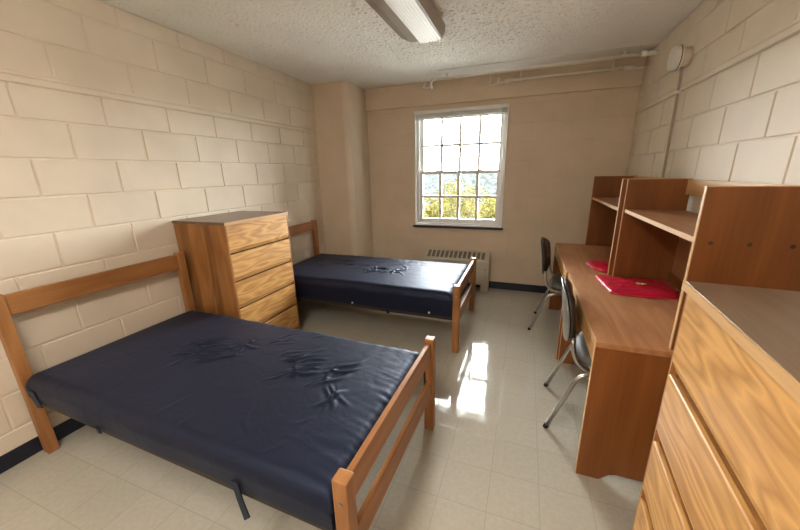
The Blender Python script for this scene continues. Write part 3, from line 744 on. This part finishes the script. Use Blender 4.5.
# ------------------------------------------------------------------ chairs
M_steel = plain('silver_tube', (.50, .48, .44), .28, .9, var=.03)
M_shell = plain('grey_metal_shell', (.43, .41, .375), .38, .75, var=.05)
M_pad = plain('dark_brown_vinyl', (.035, .026, .022), .42, bump=.2, bscale=300)
M_seat = plain('grey_seat_vinyl', (.13, .115, .10), .55, bump=.15, bscale=200)
def make_chair(label, loc, rz):
    """local +x is forward; origin on the floor under the rear feet's midpoint"""
    t = thing('stacking_chair', label, 'chair', loc, rz)
    hw = .215
    for s in (-1, 1):
        pts = arcpts([(0, s*hw, .006), (.135, s*(hw-.01), .385), (.25, s*(hw-.03), .405)], .07, 6)
        bm = bmesh.new(); tube(bm, pts, .0125, 10, True, 1.0); l = obj('leg', bm, M_steel, t, True)
        bm = bmesh.new(); tube(bm, [(-.004, s*hw, 0), (.004, s*hw, .022)], .015, 10); obj('foot_cap', bm, M_dark, l, True)
        pts = arcpts([(.255, s*(hw-.03), .405), (.44, s*(hw-.03), .405), (.52, s*(hw-.0), .006)], .05, 6)
        bm = bmesh.new(); tube(bm, pts, .0125, 10); l = obj('leg', bm, M_steel, t, True)
        bm = bmesh.new(); tube(bm, [(.519, s*hw, 0), (.517, s*hw, .022)], .015, 10); obj('foot_cap', bm, M_dark, l, True)
        # flat frame band: up the back, round and under the seat
        pts = arcpts([(.086, s*(hw-.035), .60), (.090, s*(hw-.02), .54), (.115, s*(hw-.01), .47), (.17, s*(hw-.01), .425), (.42, s*(hw-.03), .43)], .06, 6)
        bm = bmesh.new(); tube(bm, pts, .013, 8, True, 1.0); obj('side_frame', bm, M_steel, t, True)
    for x in (.20, .40):
        bm = bmesh.new(); tube(bm, [(x, -hw+.03, .405), (x, hw-.03, .405)], .009, 8); obj('cross_bar', bm, M_steel, t, True)
    # backrest: curved rounded panel
    def panel(off, thick, kx, kz, name, mat):
        bm = bmesh.new(); NU, NV = 20, 18; F = []; B = []
        for i in range(NU+1):
            rf, rb = [], []
            for j in range(NV+1):
                u, v = 2*i/NU-1, 2*j/NV-1
                # square -> superellipse
                ru, rv = u*math.sqrt(max(0, 1-.42*v*v)), v*math.sqrt(max(0, 1-.42*u*u))
                y = ru*(hw+.01)*kx; zc = .705; z = zc+rv*.175*kz
                base = .052-(z-.60)*.12 + .022*(y/hw)**2
                e = max(0, 1-max(abs(u), abs(v))**6)
                rf.append(bm.verts.new((base+off+thick*(.25+.75*e), y, z))); rb.append(bm.verts.new((base+off, y, z)))
            F.append(rf); B.append(rb)
        for i in range(NU):
            for j in range(NV):
                bm.faces.new((F[i][j], F[i][j+1], F[i+1][j+1], F[i+1][j])); bm.faces.new((B[i][j], B[i+1][j], B[i+1][j+1], B[i][j+1]))
        for i in range(NU):
            bm.faces.new((F[i][0], F[i+1][0], B[i+1][0], B[i][0])); bm.faces.new((F[i+1][NV], F[i][NV], B[i][NV], B[i+1][NV]))
        for j in range(NV):
            bm.faces.new((F[0][j+1], F[0][j], B[0][j], B[0][j+1])); bm.faces.new((F[NU][j], F[NU][j+1], B[NU][j+1], B[NU][j]))
        return obj(name, bm, mat, t, True)
    bs = panel(-.012, .012, 1.0, 1.0, 'back_shell', M_shell)
    panel(.0005, .045, .95, .94, 'back_pad', M_pad)
    for z in (.60, .67, .74, .81):
        for y in (-.155, .155):
            x = .052-(z-.60)*.12+.022*(y/hw)**2-.0125
            bm = bmesh.new(); tube(bm, [(x, y, z), (x-.004, y, z)], .006, 8); obj('rivet', bm, M_steel, bs)
    # seat
    bm = bmesh.new(); NU, NV = 20, 20; F = []; B = []
    for i in range(NU+1):
        rf, rb = [], []
        for j in range(NV+1):
            u, v = 2*i/NU-1, 2*j/NV-1
            ru, rv = u*math.sqrt(max(0, 1-.3*v*v)), v*math.sqrt(max(0, 1-.3*u*u))
            x = .325+ru*.205; y = rv*.205
            e = max(0, 1-max(abs(u), abs(v))**5)
            zz = .020*max(0, -ru)**2-.02*max(0, ru)**2
            rf.append(bm.verts.new((x, y, .45+zz+.045*e**.5))); rb.append(bm.verts.new((x, y, .444+zz*.3)))
        F.append(rf); B.append(rb)
    for i in range(NU):
        for j in range(NV):
            bm.faces.new((F[i][j], F[i][j+1], F[i+1][j+1], F[i+1][j])); bm.faces.new((B[i][j], B[i+1][j], B[i+1][j+1], B[i][j+1]))
    for i in range(NU):
        bm.faces.new((F[i][0], F[i+1][0], B[i+1][0], B[i][0])); bm.faces.new((F[i+1][NV], F[i][NV], B[i][NV], B[i+1][NV]))
    for j in range(NV):
        bm.faces.new((F[0][j+1], F[0][j], B[0][j], B[0][j+1])); bm.faces.new((F[NU][j], F[NU][j+1], B[NU][j+1], B[NU][j]))
    obj('seat', bm, M_seat, t, True)
    return t
ch1 = make_chair('grey metal chair with dark padded back tucked under the nearer desk', (2.750, 3.083, 0), -.05)
ch2 = copy_tree(ch1); ch2.location = (2.683, 4.40, 0); ch2.rotation_euler = (0, 0, -.15)
ch2['label'] = 'grey metal chair with dark padded back at the farther desk near the window wall'

# ------------------------------------------------------------------ red bags
M_red = plain('red_plastic', (.60, .012, .045), .32, bump=.5, bscale=60, var=.12)
def redbag(label, outline, loc, seed, h=.018):
    t = thing('folded_bag', label, 'bag', loc)
    pts = [Vector((x, y)) for x, y in outline]; n = len(pts)
    # densify outline
    ol = []
    for i in range(n):
        a, b = pts[i], pts[(i+1) % n]
        for k in range(8): ol.append(a.lerp(b, k/8))
    c = sum(ol, Vector((0, 0)))/len(ol)
    bm = bmesh.new(); rings = []; NR = 16
    for r in range(NR+1):
        f = 1-r/NR; rg = []
        for k, p in enumerate(ol):
            q = c+(p-c)*f
            w = 1+.03*mn.noise(Vector((p.x*25, p.y*25, seed)))
            q = c+(q-c)*w
            z = h*(1-f**6)**.5*.75+.0005
            if r: z += .012*abs(mn.noise(Vector((q.x*9, q.y*14, seed+3))))+.004*mn.noise(Vector((q.x*45, q.y*45, seed)))*(1 if f < .9 else .3)
            if r == 0: z = .0005
            rg.append(bm.verts.new((q.x, q.y, max(z, .0005))))
        rings.append(rg)
    m_ = len(ol)
    for a, b in zip(rings[:-1], rings[1:-1]):
        for k in range(m_): bm.faces.new((a[k], a[(k+1) % m_], b[(k+1) % m_], b[k]))
    vc = rings[-1][0]; last = rings[-2]
    for k in range(m_): bm.faces.new((last[k], last[(k+1) % m_], vc))
    for v in rings[-1][1:]: bm.verts.remove(v)
    bm.faces.new(rings[0][::-1])
    obj('bag_body', bm, M_red, t, True); return t
ZD = .7525
b1 = redbag('flat folded red plastic bag lying on the nearer desk under the hutch shelf', [(3.03, 3.66), (3.10, 3.655), (3.21, 3.63), (3.33, 3.64), (3.45, 3.63), (3.455, 3.42), (3.41, 3.29), (3.25, 3.25), (3.06, 3.27), (3.045, 3.42)], (0, 0, ZD), 2.2)
bm = bmesh.new(); box(bm, 3.235, 3.285, 3.425, 3.455, .031, .033); obj('tag', bm, plain('tan_tag', (.55, .42, .16), .5), b1)
b2 = redbag('flat red plastic bag on the farther desk, partly behind the hutch panel', [(3.02, 3.98), (3.06, 4.09), (3.12, 4.11), (3.22, 4.08), (3.40, 4.07), (3.42, 3.80), (3.20, 3.745), (3.10, 3.75), (3.045, 3.84)], (0, 0, ZD), 8.2)

# ------------------------------------------------------------------ outside
def foliage_mat(name, c0, c1, sc=3.):
    m, nt, b = newmat(name); L = nt.links.new
    tc = nt.nodes.new('ShaderNodeTexCoord'); n1 = N(nt, 'ShaderNodeTexNoise'); n1.inputs['Scale'].default_value = sc; n1.inputs['Detail'].default_value = 4
    L(tc.outputs['Object'], n1.inputs['Vector']); r = ramp(nt, [(.35, c0), (.65, c1)]); L(n1.outputs['Fac'], r.inputs[0]); L(r.outputs[0], b.inputs['Base Color'])
    b.inputs['Roughness'].default_value = 1.; b.inputs['Specular IOR Level'].default_value = 0.; return m
M_hill = foliage_mat('haze_tinted_forest', (.03, .034, .034), (.085, .094, .093), 1.2)  # distance haze is mixed into the foliage colour
M_yel = foliage_mat('yellow_leaves', (.095, .085, .028), (.21, .18, .055), 1.5)
M_bark = plain('bark', (.05, .04, .03), .9)
M_lawn = foliage_mat('lawn', (.03, .035, .02), (.05, .05, .03), .1)
GZ = -8.0
M_bounce = plain('pale_bounce', (.72, .70, .66), .8, var=.05, bscale=2)
struct(obj('bounce_ground', bx(-60, 60, 5.7, 42, GZ, GZ+.02), M_bounce))  # out of view, added to bounce skylight up onto the ceiling
gnd = tag(obj('ground', bx(-120, 120, 5.7, 180, GZ-.5, GZ), M_lawn), 'pale grass ground outside below the window', 'ground'); struct(gnd)
bm = bmesh.new(); nx, ny = 220, 90; rows = []
for i in range(nx+1):
    row = []
    for j in range(ny+1):
        x = -110+220*i/nx; f = j/ny; y = 48+110*f
        z = GZ+.2+(9.0-(-0.0))*min(1, f*1.35)**.8
        vv = Vector((x*.33, y*.33, 0)); n_ = mn.noise(vv)+.5*mn.noise(vv*2.3)
        z += 1.1*abs(n_)*1.6*(1 if j else 0) - .6
        row.append(bm.verts.new((x+.6*mn.noise(vv+Vector((9, 0, 0))), y, z)))
    rows.append(row)
for i in range(nx):
    for j in range(ny): bm.faces.new((rows[i][j], rows[i+1][j], rows[i+1][j+1], rows[i][j+1]))
tag(obj('distant_forest', bm, M_hill, None, True), 'hazy grey green wooded hillside seen through the lower window panes', 'forest', kind='stuff')
def tree(label, x, y, top, rad, seed):
    t = thing('tree', label, 'tree', (x, y, GZ), group=None)
    rnd = random.Random(seed); h = top-GZ
    bm = bmesh.new(); tube(bm, [(0, 0, 0), (.1, 0, h*.4), (0, .1, h*.75)], [.25, .18, .06], 8)
    for k in range(6):
        a = k*1.05; tube(bm, [(.05, 0, h*(.4+.05*k)), (math.cos(a)*rad*.7, math.sin(a)*rad*.7, h*(.62+.04*k))], [.08, .02], 6)
    obj('trunk', bm, M_bark, t, True)
    bm = bmesh.new()
    blobs = [(rnd.uniform(-.6, .6)*rad, rnd.uniform(-.6, .6)*rad, h-rad*rnd.uniform(.45, 2.0), rad*rnd.uniform(.35, .55)) for _ in range(16)]
    blobs.append((0, 0, h-rad*.55, rad*.55))
    for _ in range(5200):
        bx_, by_, bz_, br = rnd.choice(blobs)
        d = Vector((rnd.gauss(0, 1), rnd.gauss(0, 1), rnd.gauss(0, 1))).normalized()
        p = Vector((bx_, by_, bz_))+d*br*rnd.uniform(.75, 1.05)
        u = Vector((rnd.gauss(0, 1), rnd.gauss(0, 1), rnd.gauss(0, 1))).normalized(); v = u.cross(d+Vector((.01, 0, 0))).normalized(); s = rnd.uniform(.07, .14)
        bm.faces.new([bm.verts.new(q) for q in (p-u*s, p+v*s*.6, p+u*s, p-v*s*.6)])
    obj('crown', bm, M_yel, t)
    return t
TREES = [('broad yellow green tree in the middle of the lower window panes', 458, 30., 0.9, 2.6, 1),
         ('yellow green tree low in the left lower window pane', 430, 26., -.35, 1.5, 2),
         ('small yellow tree low in the right lower window pane', 493, 27., -.35, 1.25, 3)]
for lb, px, dist, top, rad, sd_ in TREES:
    vx = Vector(((px-400)/328.0138, 0, 0)); 
    d = _r*vx.x + _d*((200-265)/328.0138) + _f
    tt = (dist-1.0228)/d.y
    tree(lb, 2.5183+d.x*tt, dist, top, rad, sd_)

# ------------------------------------------------------------------ groups of repeats
GROUPS = {'bed_frame': 'wooden bed frames', 'mattress': 'navy vinyl mattresses', 'dresser': 'oak dressers', 'desk': 'oak desks',
          'desk_hutch': 'hutches on the desks', 'stacking_chair': 'desk chairs', 'folded_bag': 'red plastic bags on the desks',
          'ceiling_pipe': 'painted pipes above the window', 'ceiling_light': 'ceiling light fixtures', 'tree': 'trees outside the window'}
for o in list(S.objects):
    if o.parent is None and o.get('category') and o.name.split('.')[0] in GROUPS: o['group'] = GROUPS[o.name.split('.')[0]]
